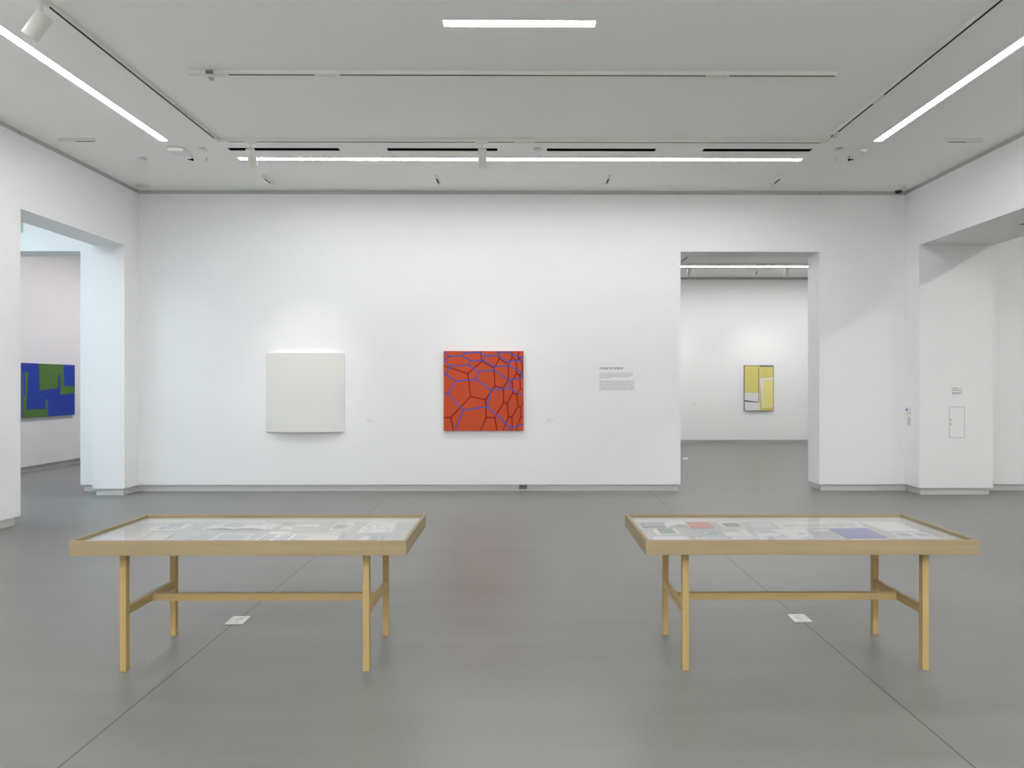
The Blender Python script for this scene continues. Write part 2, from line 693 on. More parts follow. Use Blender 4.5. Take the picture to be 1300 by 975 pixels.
track('lighting track receding along the ceiling above the wide opening side', (tr_x, -1.5, CEIL), (tr_x, y_end, CEIL),
      [(0.1, y3 + 1.5), (y2 + 1.5, y1 + 1.5)], [(y3 + .03 + 1.5, y2 - .03 + 1.5)])
# short pieces
sl = ('second shortest gap from the corner', )
labs = ('short slotted track stub on the ceiling behind the spotlight near the emergency light',
        'short slotted track stub on the ceiling beside the middle spotlight',
        'short slotted track stub on the ceiling before the wall text, past the middle spotlight',
        'short slotted track stub on the ceiling above the tall doorway')
for u, v, lab in ((341, 231, labs[0]), (556, 231, labs[1]), (771, 231, labs[2]), (985.5, 231, labs[3])):
    p = at_z(u, v, ZS)
    track(lab, (p.x, p.y - .20, CEIL), (p.x, p.y + .17, CEIL), [(.05, .27)], group='short track stubs by the wall')
p = at_z(75, 179.5, ZS)
q = at_z(121, 179.5, ZS)
track('short slotted track stub on the ceiling above the opening to the blue painting', (p.x, p.y, CEIL), (q.x, p.y, CEIL), [(.20, .42)], group='short track stubs by the wall')
p = at_z(1201, 180.5, ZS)
q = at_z(1246, 180.5, ZS)
track('short slotted track stub on the ceiling above the wide opening', (p.x, p.y, CEIL), (q.x, p.y, CEIL), [(.03, .24)], group='short track stubs by the wall')


# ------------------------------------------------------------------ track spotlights
def spotlight(label, base, aim, power, r=0.052, L=0.21, drop=0.075, along='x', spread=40, group='track spotlights', soft=.035):
    """base: point under the track; aim: point it lights."""
    base = Vector(base)
    t = thing('track_spotlight', label, 'spotlight', base, group)
    mb = MB()
    if along == 'x':
        mb.box((-.075, -.017, -.016), (.065, .017, -.0008), M_TRACK)
    else:
        mb.box((-.017, -.075, -.016), (.017, .065, -.0008), M_TRACK)
    mb.build('adapter', t, bevel=.002)
    mb = MB()
    mb.lathe([(0, -.0165), (.016, -.0165), (.016, -.028), (.008, -.032), (.008, -drop - .012), (0, -drop - .012)], M_TRACK, 16)
    mb.build('stem', t)
    d = (Vector(aim) - (base + Vector((0, 0, -drop)))).normalized()
    rot = d.to_track_quat('-Z', 'Y').to_matrix().to_4x4()
    # the head turns about its rear end
    up = Vector((0, 0, 1)) - d * d.z
    up = up.normalized() if up.length > .05 else Vector()
    m = Matrix.Translation(Vector((0, 0, -drop - .012)) - up * r * .5) @ rot @ Matrix.Translation((0, 0, 0.012))
    mb = MB()
    mb.lathe([(0, 0), (r - .004, 0), (r, -.004), (r, -L + .003), (r - .003, -L), (r - .008, -L), (r - .009, -L + .03), (0, -L + .03)], M_TRACK, 36, m)
    mb.build('lamp_head', t)
    mb = MB()
    mb.lathe([(0, -L + .024), (r - .011, -L + .024), (r - .011, -L + .029), (0, -L + .029)], M_LGREY, 28, m)
    mb.build('lens', t)
    ld = bpy.data.lights.new('spot_beam', 'SPOT')
    ld.energy = power
    ld.spot_size = math.radians(spread)
    ld.spot_blend = 0.9
    ld.shadow_soft_size = soft
    ld.color = (1.0, 0.975, 0.94)
    lo = bpy.data.objects.new('spot_beam', ld)
    COL.objects.link(lo)
    lo.parent = t
    lo.matrix_local = m @ Matrix.Translation((0, 0, -L + .005))
    return t


WP = at_y(387.5, 498, YB0)     # centre of the white work
RP = at_y(613.5, 496, YB0)     # centre of the red work
ZT = CEIL - TH
p = at_z(320.5, 182, ZT)
spotlight('small white spotlight under the track, aimed at the white bowed painting', (p.x, back_y, ZT - .0003), (WP.x, YB0, 1.45), 66, spread=48, soft=.014)
p = at_z(612.5, 182, ZT)
spotlight('small white spotlight under the track, aimed at the red painting', (p.x, back_y, ZT - .0003), (RP.x, YB0, 1.45), 38, spread=48, soft=.014)
p = at_z(51, 1.0, ZT)
spotlight('large near white spotlight beside the receding strip light', (tl_x, p.y, ZT - .0003), (XL1, p.y + .1, 1.55), 40, r=.058, L=.205, along='y', drop=.085)

# far room: a track with two heads
fy = at_z(940, 335.7, ZS).y
fx0, fx1 = 2.0, 10.5


def ffx(u):
    return at_z(u, 335.7, ZS).x


track('lighting track seen through the tall doorway', (fx0, fy, CEIL), (fx1, fy, CEIL),
      [(.1, ffx(928) - fx0), (ffx(960) - fx0, fx1 - fx0 - .1)])
FP = at_y(964, 492, YN)
for u, lab, ax in ((875, 'white spotlight above the far wall seen at the near edge of the tall doorway', None),
                   (999.5, 'white spotlight above the yellow painting in the far room', FP.x)):
    p = at_z(u, 335.7, ZT)
    spotlight(lab, (p.x, fy, ZT - .0003), (ax if ax else p.x - .2, YN, 1.6), 60, r=.05, L=.24, spread=62)
p = at_z(960.5, 347, ZT)
track('tiny track stub on the far room ceiling above the yellow painting', (p.x - .1, p.y - .3, CEIL), (p.x + .1, p.y + .3, CEIL), [(.08, .4)], group='short track stubs by the wall')
p = at_z(868.5, 329.3, CEIL - TH)
q1, q2 = at_z(865.5, 332.2, ZT), at_z(871.5, 326.3, ZT)
track('lighting track receding in the far room, at the corner of the doorway', (q1.x, q2.y - 1.2, CEIL), (q1.x, fy - .03, CEIL),
      [(.1, q1.y - q2.y + 1.2)])

# ------------------------------------------------------------------ small ceiling fittings


def disc(name, label, cat, u, v, r, prof, m, z=CEIL, group=None, mats=None):
    p = at_z(u, v, z)
    t = thing(name, label, cat, (p.x, p.y, z), group)
    for part, pr, mm in prof:
        mb = MB()
        mb.lathe(pr, mm, 32)
        mb.build(part, t)
    return t


def detector(label, u, v, r=.062):
    return disc('smoke_detector', label, 'smoke detector', u, v, r,
                [('base_plate', [(0, -.0006), (r, -.0006), (r, -.012), (r - .004, -.016), (0, -.016)], M_WHITE),
                 ('sensor_head', [(0, -.0165), (r * .72, -.0165), (r * .76, -.03), (r * .55, -.046), (r * .3, -.05), (0, -.05)], M_WHITE)],
                None, group='smoke detectors on the ceiling')


detector('white smoke detector on the ceiling above the passage opening, beyond the short track stub', 181.5, 200.8, .055)
detector('white smoke detector at the grey trim in the ceiling corner by the passage opening', 181, 236.0, .088)
detector('white smoke detector at the end of the strip light above the wide opening', 1095.5, 189.3, .072)


def plate(label, u, v, z=CEIL, r=.055):
    return disc('sprinkler_cover', label, 'sprinkler cover', u, v, r,
                [('cover_plate', [(0, -.012), (r, -.012), (r, -.014), (r * .9, -.0155), (0, -.0155)], M_WHITE),
                 ('collar', [(0, -.0006), (r * .6, -.0006), (r * .6, -.0118), (0, -.0118)], M_DARK)],
                None, z=z, group='round sprinkler covers on the ceiling')


plate('small round white ceiling cover beside the emergency light', 257.5, 188.8)
plate('small round white ceiling cover under the track, past the middle spotlight', 683, 189.0)
plate('small round white ceiling cover near the track corner beside the smoke detector', 1065, 188.8)
plate('small round white cover on the soffit of the wide opening', 1298.5, 284.5, z=LINT_R, r=.05)


def speaker_pin(label, u, v, flip):
    p = at_z(u, v, CEIL)
    t = thing('fire_sprinkler', label, 'sprinkler', (p.x, p.y, CEIL), 'dark sprinkler heads on the ceiling')
    mb = MB()
    mb.lathe([(0, -.0006), (.02, -.0006), (.02, -.004), (.007, -.006), (.007, -.03), (0, -.03)], M_WHITE, 18)
    mb.build('escutcheon', t)
    mb = MB()
    mb.lathe([(0, -.0302), (.014, -.0302), (.018, -.042), (.012, -.054), (0, -.056)], M_BLACK, 18)
    mb.build('deflector', t)
    mb = MB()
    s = flip
    mb.box((s * .019, -.006, -.046), (s * .055, .006, -.034), M_BLACK)
    mb.build('arm', t, bevel=.002)


speaker_pin('tiny black sprinkler head with side arm near the emergency light', 244, 198.5, -1)
speaker_pin('tiny black sprinkler head with side arm near the smoke detector by the strip end', 1078, 198.7, 1)
for u, v, lab in ((262, 201, 'tiny grey hook in the ceiling beside the black sprinkler head near the emergency light'),
                  (1061.5, 201, 'tiny grey hook in the ceiling beside the black sprinkler head by the smoke detector')):
    p = at_z(u, v, CEIL)
    mb = MB()
    mb.lathe([(0, -.0006), (.008, -.0006), (.008, -.004), (.0035, -.005), (.0035, -.03), (.006, -.034), (0, -.036)], M_LGREY, 12)
    tag(mb.build('ceiling_hook', loc=(p.x, p.y, CEIL)), lab, 'hook', 'small ceiling hooks')

# emergency light box
p = at_z(222.5, 186.2, CEIL)
t = thing('emergency_light', 'white box emergency light on the ceiling past the end of the strip light', 'emergency light', (p.x, p.y + .10, CEIL))
mb = MB()
mb.box((-.10, -.10, -.05), (.10, .10, -.0008), M_WHITE)
mb.build('housing', t, bevel=.006)
mb = MB()
mb.box((-.085, -.085, -.054), (.085, .085, -.0505), mat('frosted_lens', (0.82, 0.83, 0.88, 1), .3, var=.01))
mb.build('lens', t, bevel=.002)

# dome camera
p = at_z(1140.5, 237.8, CEIL)
t = thing('dome_camera', 'white dome security camera with black lens in the ceiling corner', 'security camera', (p.x, p.y, CEIL))
mb = MB()
mb.lathe([(0, -.0006), (.088, -.0006), (.09, -.012), (.082, -.034), (.062, -.052), (0, -.052)], M_WHITE, 32)
mb.build('housing', t)
mb = MB()
mb.lathe([(0, -.0522), (.05, -.0522), (.048, -.066), (.04, -.082), (.024, -.093), (0, -.097)], M_SMOKE, 28)
mb.build('dome', t)

# sensor on the front track, and the small one at the track corner
p = at_z(269, 96.0, ZT)
t = thing('track_sensor', 'small grey and white sensor plugged into the ceiling track end feed', 'sensor', (p.x, front_y, ZT - .0042))
mb = MB()
mb.lathe([(0, -.0006), (.034, -.0006), (.034, -.02), (.03, -.024), (0, -.024)], M_WHITE, 24)
mb.build('base_plate', t)
mb = MB()
mb.lathe([(0, -.0245), (.024, -.0245), (.024, -.036), (.016, -.046), (0, -.049)], M_LGREY, 24)
mb.build('lens', t)
mb = MB()
mb.box((-.032, -.0455, .001), (.032, -.0262, .028), M_GREYPL)
mb.build('socket', t, bevel=.002)
p = at_z(1057, 175.5, ZT)
t = thing('track_sensor', 'small white sensor at the track corner beside the wide opening', 'sensor', (tr_x, p.y - .12, ZT - .0006), 'sensors on the tracks')
mb = MB()
mb.lathe([(0, -.0006), (.03, -.0006), (.03, -.03), (.022, -.04), (0, -.042)], M_WHITE, 24)
mb.build('body_shell', t)
mb = MB()
mb.box((-.036, -.02, -.03), (-.0305, .02, -.004), M_GREYPL)
mb.build('mount_clip', t)

# ------------------------------------------------------------------ art
M_CANVAS_SIDE = mat('raw_canvas', (0.62, 0.59, 0.53, 1), .9, var=.04, scale=200)
M_PINE = mat('stretcher_pine', (0.55, 0.42, 0.26, 1), .7, var=.05)
M_SH_W = mat('warm_white_canvas', (0.80, 0.795, 0.762, 1), .9, spec=.1, var=.02, scale=260)


def stretcher(t, hx, hz, y0, y1):
    """Wooden frame behind a canvas, in the picture's own axes."""
    mb = MB()
    for s in (-1, 1):
        mb.box((s * hx, y0, -hz), (s * (hx - .05), y1, hz), M_PINE)
        mb.box((-hx + .05, y0, s * hz), (hx - .05, y1, s * (hz - .05)), M_PINE)
    mb.build('stretcher_frame', t)


def ribbon(mb, a, b, w, y, m, ext, hx, hz):
    """Flat painted line between two points in the canvas plane (x, z), kept inside."""
    a, b = Vector(a), Vector(b)
    d = b - a
    if d.length < 1e-6:
        return
    d.normalize()
    n = Vector((-d.y, d.x)) * (w / 2)
    a = a - d * ext
    b = b + d * ext
    q = []
    for p in (a + n, b + n, b - n, a - n):
        q.append((max(-hx, min(hx, p.x)), y, max(-hz, min(hz, p.y))))
    mb.prism(q, (0, .0006, 0), m)


# red painting
tl, br = at_y(563.2, 445.6, YB0 - .045), at_y(664.6, 547.0, YB0 - .045)
cx, cz = (tl.x + br.x) / 2, (tl.z + br.z) / 2
hx, hz = (br.x - tl.x) / 2, (tl.z - br.z) / 2
t = thing('abstract_painting', 'square orange-red painting crossed by a blue and maroon net of lines', 'painting', (cx, YB0, cz))
M_RED = mat('orange_red_paint', srgb(198, 80, 46), .6, spec=.2, var=.03, scale=60)
M_MAROON = mat('maroon_paint', srgb(146, 38, 38), .6, spec=.2, var=.02)
M_BLUELINE = mat('blue_line_paint', srgb(26, 92, 188), .6, spec=.2, var=.02)
mb = MB()
mb.box((-hx, -.045, -hz), (hx, -.024, hz), M_RED)
net_m = ['175,258 405,332 540,215 655,280 662,448 742,470 745,610 660,750 580,750 575,580 432,550 405,332', '540,215 525,117',
         '655,280 705,190 790,245 792,390 742,470', '705,190 695,117', '662,448 575,580', '432,550 245,750 175,750', '245,750 268,877',
         '580,750 525,877', '660,750 685,877', '745,610 780,612 835,515 825,400 870,330 865,215 828,175 790,245', '828,175 825,117',
         '780,612 792,742 740,877', '792,742 825,742 828,877', '825,742 885,645 870,530 835,515', '870,530 905,475 900,350 870,330',
         '885,645 908,652 910,740 865,877', '908,652 935,600', '905,475 935,490', '910,740 935,740', '865,215 890,185 887,117',
         '890,185 920,215 925,310 900,350']
net_b = ['175,130 228,168 355,165 380,135 350,117', '380,135 512,130 500,117', '512,130 575,163 695,160 700,130 650,117', '700,130 785,128 790,117',
         '228,168 178,213 245,260 410,250 432,210 355,165', '432,210 555,207 575,163', '555,207 663,265 790,258 790,218 695,160',
         '790,218 905,205 905,180 785,128', '905,180 935,170', '905,205 935,222', '245,260 190,333 297,403 480,387 507,310 410,250',
         '507,310 655,302 663,265', '655,302 803,397 925,372 918,315 790,258', '803,397 805,470 625,487 480,387', '805,470 935,539',
         '190,333 175,333', '297,403 215,525 175,530', '215,525 362,680 592,645 625,487', '362,680 285,877', '592,645 810,847 935,820', '810,847 803,877']
for net, m, w_, y in ((net_m, M_MAROON, .0195, -.0462), (net_b, M_BLUELINE, .0165, -.0474)):
    for s in net:
        pts = [tuple(float(c) for c in q.split(',')) for q in s.split()]
        pts = [((x - 175) / 760 * 2 * hx - hx, hz - (y_ - 117) / 760 * 2 * hz) for x, y_ in pts]
        for a, b in zip(pts[:-1], pts[1:]):
            ribbon(mb, a, b, w_, y, m, w_ * .35, hx, hz)
mb.build('canvas', t)
stretcher(t, hx - .004, hz - .004, -.0235, -.002)

# white bowed painting
tl, br = at_y(337.6, 448.2, YB0 - .02), at_y(437.3, 548.2, YB0 - .02)
cx, cz = (tl.x + br.x) / 2, (tl.z + br.z) / 2
hx, hz = (br.x - tl.x) / 2, (tl.z - br.z) / 2
t = thing('bowed_painting', 'square off-white painting bowed outward, casting a curved shadow', 'painting', (cx, YB0, cz))
mb = MB()
N = 40
BOW = .085


def bow(k):
    s = -1 + 2 * k / N
    return (s * hx, -.016 - BOW * (1 - s * s))


for k in range(N):
    (xa, ya), (xb, yb_) = bow(k), bow(k + 1)
    mb.face([(xa, ya, -hz), (xb, yb_, -hz), (xb, yb_, hz), (xa, ya, hz)], M_SH_W, True)
    mb.face([(xa, ya + .012, -hz), (xb, yb_ + .012, -hz), (xb, yb_ + .012, hz), (xa, ya + .012, hz)], M_SH_W, True)
    for s in (-1, 1):
        mb.face([(xa, ya, s * hz), (xb, yb_, s * hz), (xb, yb_ + .012, s * hz), (xa, ya + .012, s * hz)], M_SH_W)
for k in (0, N):
    xa, ya = bow(k)
    mb.face([(xa, ya, -hz), (xa, ya + .012, -hz), (xa, ya + .012, hz), (xa, ya, hz)], M_SH_W)
mb.build('canvas', t)
# the closed wooden box frame behind the curved canvas
mb = MB()
for s in (-1, 1):
    prof = [(bow(k)[0] * .992, min(bow(k)[1] + .0135, -.0021), s * (hz - .003)) for k in range(N + 1)] + [(hx * .992, -.002, s * (hz - .003)), (-hx * .992, -.002, s * (hz - .003))]
    mb.prism(prof, (0, 0, -s * .02), M_SH_W)
    mb.box((s * hx * .992, -.0035, -hz + .024), (s * (hx * .992 - .02), -.002, hz - .024), M_SH_W)
mb.build('stretcher_frame', t)

# blue and green painting in the room beyond the passage
XP = XW + .04


def bp(zx, zy):
    return at_x(zx / 8.125, 440 + zy / 8.125, XP)


c4 = [bp(232, 168), bp(773, 190), bp(771, 704), bp(232, 738)]
y0p, y1p = (c4[0].y + c4[3].y) / 2, (c4[1].y + c4[2].y) / 2
z1p, z0p = (c4[0].z + c4[1].z) / 2, (c4[2].z + c4[3].z) / 2
yc, zc = (y0p + y1p) / 2, (z0p + z1p) / 2
t = thing('abstract_painting', 'wide blue painting with green angular shapes, seen through the passage opening', 'painting', (XW, yc, zc))
M_BLUE = mat('ultramarine_paint', srgb(48, 74, 174), .6, spec=.2, var=.03, scale=50)
M_GREEN = mat('leaf_green_paint', srgb(90, 128, 68), .6, spec=.2, var=.03, scale=50)
mb = MB()
mb.box((.018, y0p - yc, z0p - zc), (.04, y1p - yc, z1p - zc), M_BLUE)
G1 = [(402, 160), (652, 160), (660, 408), (790, 404), (790, 479), (622, 497), (618, 292), (597, 292), (597, 430), (410, 452)]
G2 = [(225, 262), (241, 262), (245, 512), (260, 512), (256, 262), (291, 264), (272, 648), (468, 643), (470, 547), (495, 547), (495, 760), (225, 760)]
for G in (G1, G2):
    pts = []
    for q in G:
        p = bp(*q)
        pts.append((.0412, min(max(p.y, y0p), y1p) - yc, min(max(p.z, z0p), z1p) - zc))
    mb.prism(pts, (-.001, 0, 0), M_GREEN)
mb.build('canvas', t)
mb = MB()
hy_, hz_ = (y1p - y0p) / 2 - .004, (z1p - z0p) / 2 - .004
for s in (-1, 1):
    mb.box((.002, s * hy_, -hz_), (.0175, s * (hy_ - .05), hz_), M_PINE)
    mb.box((.002, -hy_ + .05, s * hz_), (.0175, hy_ - .05, s * (hz_ - .05)), M_PINE)
mb.build('stretcher_frame', t)

# yellow painting on the far wall


def yp(zx, zy):
    p = at_y(930 + zx / 12.19, 450 + zy / 12.19, YN - .045)
    return (p.x, p.z)


a, b = yp(184, 167), yp(637, 870)
cx, cz = (a[0] + b[0]) / 2, (a[1] + b[1]) / 2
hx, hz = (b[0] - a[0]) / 2, (a[1] - b[1]) / 2
t = thing('abstract_painting', 'tall framed yellow, white and grey painting on the far wall through the doorway', 'painting', (cx, YN, cz))
M_Y1 = mat('ochre_yellow_paint', srgb(218, 206, 122), .6, spec=.2, var=.02)
M_Y2 = mat('lemon_yellow_paint', srgb(236, 226, 142), .6, spec=.2, var=.02)
M_PW = mat('chalk_white_paint', srgb(228, 226, 224), .7, spec=.2, var=.01)
M_PG = mat('slate_grey_paint', srgb(104, 102, 110), .6, spec=.2, var=.02)
M_FRM = mat('grey_metal_frame', (0.30, 0.30, 0.31, 1), .35, metal=.6, var=.02)
mb = MB()
mb.box((-hx + .012, -.038, -hz + .012), (hx - .012, -.024, hz - .012), M_PW)


def poly(pts, m, y):
    q = []
    for p in pts:
        x, z = yp(*p)
        q.append((max(-hx + .012, min(hx - .012, x - cx)), y, max(-hz + .012, min(hz - .012, z - cz))))
    mb.prism(q, (0, .0008, 0), m)


poly([(180, 150), (412, 150), (405, 592), (180, 592)], M_Y1, -.0390)
poly([(405, 200), (417, 200), (412, 745), (402, 745)], M_PG, -.0398)
poly([(180, 706), (405, 733), (405, 745), (180, 732)], M_PG, -.0392)
poly([(418, 150), (660, 150), (660, 190), (418, 190)], M_PG, -.0390)
poly([(425, 192), (660, 192), (660, 349), (430, 372)], M_Y1, -.0392)
poly([(480, 397), (660, 393), (660, 812), (480, 817)], M_Y2, -.0392)
poly([(424, 400), (430, 430), (464, 828), (660, 818), (660, 890), (424, 890)], M_Y1, -.0394)
mb.build('canvas', t)
mb = MB()
for s in (-1, 1):
    mb.box((s * hx, -.047, -hz), (s * (hx - .0115), -.002, hz), M_FRM)
    mb.box((-hx + .0115, -.047, s * hz), (hx - .0115, -.002, s * (hz - .0115)), M_FRM)
mb.build('picture_frame', t)

# ------------------------------------------------------------------ wall text, labels, small wall fittings
M_INK = mat('dark_vinyl_lettering', (0.05, 0.05, 0.055, 1), .6, var=.05)
M_PLATE = mat('pale_grey_plate', (0.62, 0.63, 0.62, 1), .5, var=.02)
M_INK2 = mat('grey_vinyl_lettering', (0.50, 0.50, 0.51, 1), .7, var=.03)
M_CARD = mat('white_card', (0.80, 0.80, 0.79, 1), .7, spec=.1, var=.01)


def text_mesh(body, size, name, parent, m, loc, rot, bold=0.0):
    cu = bpy.data.curves.new(name, 'FONT')
    cu.body = body
    cu.size = size
    cu.extrude = .0003
    cu.offset = bold
    cu.materials.append(m)
    tmp = bpy.data.objects.new(name, cu)
    COL.objects.link(tmp)
    bpy.context.view_layer.update()
    me = bpy.data.meshes.new_from_object(tmp.evaluated_get(bpy.context.evaluated_depsgraph_get()))
    bpy.data.objects.remove(tmp)
    me.materials.clear()
    me.materials.append(m)
    o = bpy.data.objects.new(name, me)
    COL.objects.link(o)
    o.parent = parent
    o.location = loc
    o.rotation_euler = rot
    return o


def words(mb, x0, x1, z, h, y, m, rnd, th=.0004):
    x = x0
    while x < x1 - .012:
        w_ = min(rnd.uniform(.014, .052), x1 - x)
        mb.box((x, y, z), (x + w_, y - th, z + h), m)
        x += w_ + .0075


a, b = at_y(761, 466, YB0), at_y(806, 498.5, YB0)
t = thing('wall_text', 'grey introductory text lettered on the white wall beside the doorway', 'wall text', (a.x, YB0, b.z))
Wt, Ht = b.x - a.x, a.z - b.z
o = text_mesh('CONNECTED WORLDS', .046, 'heading', t, M_INK, (0, -.0008, Ht - .036), (math.pi / 2, 0, 0), .0006)
wd = max(v.co.x for v in o.data.vertices)
o.scale.x = (Wt * .665) / wd
rnd = random.Random(3)
mb = MB()
for k, e in enumerate((1.0, .96, .985, .87, .32)):
    words(mb, 0, Wt * .97 * e, Ht - .094 - k * .0190, .0085, -.0003, M_INK2, rnd)
mb.build('paragraph', t)
mb = MB()
for k in range(8):
    words(mb, 0, Wt * random.Random(k).uniform(.96, 1.0), Ht - .214 - k * .0190, .0085, -.0003, M_INK2, rnd)
mb.build('paragraph', t)


def card(label, u0, u1, v0, v1, y, lines):
    a, b = at_y(u0, v0, y), at_y(u1, v1, y)
    t = thing('wall_label', label, 'label', ((a.x + b.x) / 2, y, (a.z + b.z) / 2), 'small white wall labels')
    hx, hz = (b.x - a.x) / 2, (a.z - b.z) / 2
    mb = MB()
    mb.box((-hx, -.003, -hz), (hx, -.0006, hz), M_WALL)
    mb.build('card_panel', t)
    mb = MB()
    rnd = random.Random(int(u0))
    for (f, e, m) in lines:
        words(mb, -hx * .85, -hx * .85 + 1.7 * hx * e, hz - 2 * hz * f, .006, -.0031, m, rnd)
    mb.build('lettering', t)


M_INK4 = mat('pale_grey_lettering', (0.68, 0.68, 0.69, 1), .7, var=.03)
LN = ((.30, .55, M_INK4), (.52, .8, M_INK2), (.70, .5, M_INK4))
card('small white label on the wall beside the white bowed painting', 465, 477, 529, 539, YB0, LN)
card('small white label on the wall beside the red painting', 693, 706, 529, 539, YB0, LN)
card('tiny white label on the far wall beside the yellow painting', 997, 1004, 506, 513, YN, ((.4, .6, M_INK4), (.65, .8, M_INK4)))
p = at_y(881.5, 512.5, YN)
t = thing('wall_switch', 'tiny white wall switch on the far wall at the near edge of the doorway', 'switch', (p.x, YN, p.z))
mb = MB()
mb.box((-.035, -.008, -.057), (.035, -.0006, .057), M_WALL)
mb.build('cover_plate', t, bevel=.002)
mb = MB()
mb.box((-.012, -.014, -.012), (.012, -.0082, .012), M_LGREY)
mb.build('toggle', t)

# floor outlet plate let into the baseboard
a, b = at_y(659.2, 613.9, YB0 + .02), at_y(669.2, 620.9, YB0 + .02)
t = thing('floor_outlet', 'dark grey power outlet plate set into the baseboard below the red painting', 'outlet', ((a.x + b.x) / 2, YB0 + REC_B, (a.z + b.z) / 2))
hx, hz = (b.x - a.x) / 2, (a.z - b.z) / 2
mb = MB()
mb.box((-hx, -.018, -hz), (hx, -.0006, hz), M_GREYPL)
mb.build('cover_plate', t, bevel=.002)
mb = MB()
mb.box((-hx * .32, -.023, hz * .25), (hx * .32, -.0182, hz * .8), M_LGREY)
mb.build('socket', t)
mb = MB()
mb.box((-hx * .6, -.0225, -hz * .1), (hx * .6, -.0182, hz * .12), M_DARK)
mb.build('flap', t)

# access panel and notice on the jamb of the wide opening
a, b = at_y(1205, 516.3, RY1), at_y(1224.7, 556, RY1)
t = thing('access_panel', 'flush white access panel with a thin dark outline on the pillar face', 'access panel', ((a.x + b.x) / 2, RY1, (a.z + b.z) / 2))
hx, hz = (b.x - a.x) / 2, (a.z - b.z) / 2
mb = MB()
e = .006
for s in (-1, 1):
    mb.box((s * hx, -.0016, -hz), (s * (hx - e), -.0006, hz), M_LGREY)
    mb.box((-hx + e, -.0016, s * hz), (hx - e, -.0006, s * (hz - e)), M_LGREY)
mb.build('frame', t)
mb = MB()
mb.box((-hx + e, -.003, -hz + e), (hx - e, -.0006, hz - e), M_WALL)
d = mb.build('door', t)
for z in (.15, -.1):
    mb = MB()
    mb.lathe([(0, 0), (.012, 0), (.011, .004), (0, .0045)], M_LGREY, 16, Matrix.Translation((-hx + .022, -.0031, z * hz / .23 * .25)) @ Matrix.Rotation(math.pi / 2, 4, 'X'))
    mb.build('lock', d)
a, b = at_y(1208, 491.6, RY1), at_y(1221.6, 501.6, RY1)
t = thing('notice_sign', 'small white notice with three dark lines above the access panel', 'sign', ((a.x + b.x) / 2, RY1, (a.z + b.z) / 2))
hx, hz = (b.x - a.x) / 2, (a.z - b.z) / 2
mb = MB()
mb.box((-hx, -.003, -hz), (hx, -.0006, hz), M_CARD)
mb.build('card_panel', t)
M_INK3 = mat('mid_grey_lettering', (0.22, 0.22, 0.23, 1), .7, var=.03)
mb = MB()
rnd = random.Random(11)
for f, e in ((.20, .66), (.42, .92), (.70, .92), (.84, .80)):
    words(mb, -hx * .9, -hx * .9 + 1.8 * hx * e, hz - 2 * hz * f, .0075, -.0031, M_INK3, rnd)
mb.build('lettering', t)

# thermostat on the short return wall and the plate below it
p = at_x(1154, 522, XR0)
t = thing('thermostat', 'white wall thermostat with a small blue screen at the inner corner', 'thermostat', (XR0, p.y, p.z))
mb = MB()
mb.box((-.026, -.048, -.062), (-.0006, .048, .062), M_WHITE)
mb.build('housing', t, bevel=.006)
mb = MB()
mb.box((-.0275, -.005, .004), (-.0262, .036, .038), emit('blue_screen_glow', (0.09, 0.17, 0.62), .8))
mb.build('screen', t)
p = at_x(1154.3, 534.5, XR0)
mb = MB()
mb.box((-.006, -.038, -.062), (-.0006, .038, .062), M_PLATE)
mb.box((-.008, -.028, -.05), (-.0062, .028, .05), M_PLATE)
t = tag(mb.build('wall_plate', loc=(XR0, p.y, p.z)), 'light grey blank wall plate directly below the thermostat', 'wall plate')

# exit sign in the passage
p = at_y(28.7, 289, YB0)
t = thing('exit_sign', 'pale green exit sign high in the passage, mostly hidden by the near wall', 'exit sign', (p.x - .16, YB0, p.z))
mb = MB()
mb.box((-.17, -.03, .078), (.17, -.0006, .1), M_WHITE)
mb.build('mount', t, bevel=.002)
mb = MB()
mb.box((-.16, -.02, -.075), (.16, -.012, .0775), mat('green_acrylic', (0.33, 0.72, 0.50, 1), .2, var=.02))
mb.build('panel', t, bevel=.002)
o = text_mesh('EXIT', .14, 'lettering', t, M_CARD, (-.135, -.0206, -.05), (math.pi / 2, 0, 0))


# ------------------------------------------------------------------ floor cards
M_CARDTXT = mat('printed_grey', (0.40, 0.40, 0.42, 1), .7, var=.03)


def sheet(mb, q, z0, z1, m, top=None):
    """Thin solid with plan corners q (TL TR BR BL) from z0 to z1."""
    pts = [(p.x, p.y, z1) for p in q]
    mb.prism(pts, (0, 0, z0 - z1), m)


def bil(q, u, v):
    return q[0] * (1 - u) * (1 - v) + q[1] * u * (1 - v) + q[2] * u * v + q[3] * (1 - u) * v


def patch(mb, q, u0, v0, u1, v1, z, m, th=.0003):
    pts = [bil(q, u0, v0), bil(q, u1, v0), bil(q, u1, v1), bil(q, u0, v1)]
    sheet(mb, pts, z, z + th, m)


def floor_card(label, px, flip):
    q = [at_z(u, v, 0.006) for u, v in px]
    c = sum(q, Vector()) / 4
    t = thing('floor_card', label, 'floor label', (c.x, c.y, 0), 'white cards lying on the floor joints')
    q = [p - Vector((c.x, c.y, 0)) for p in q]
    mb = MB()
    sheet(mb, q, .0006, .006, M_CARD)
    mb.build('plate', t)
    mb = MB()
    s = (lambda u0, u1: (1 - u1, 1 - u0)) if flip else (lambda u0, u1: (u0, u1))
    for u0, u1, v0, v1 in ((.12, .17, .14, .80), (.30, .80, .20, .25), (.30, .74, .34, .38), (.30, .80, .46, .50), (.30, .62, .58, .62), (.30, .72, .80, .84)):
        a_, b_ = s(u0, u1)
        patch(mb, q, a_, v0, b_, v1, .0061, M_CARDTXT)
    mb.build('printing', t)


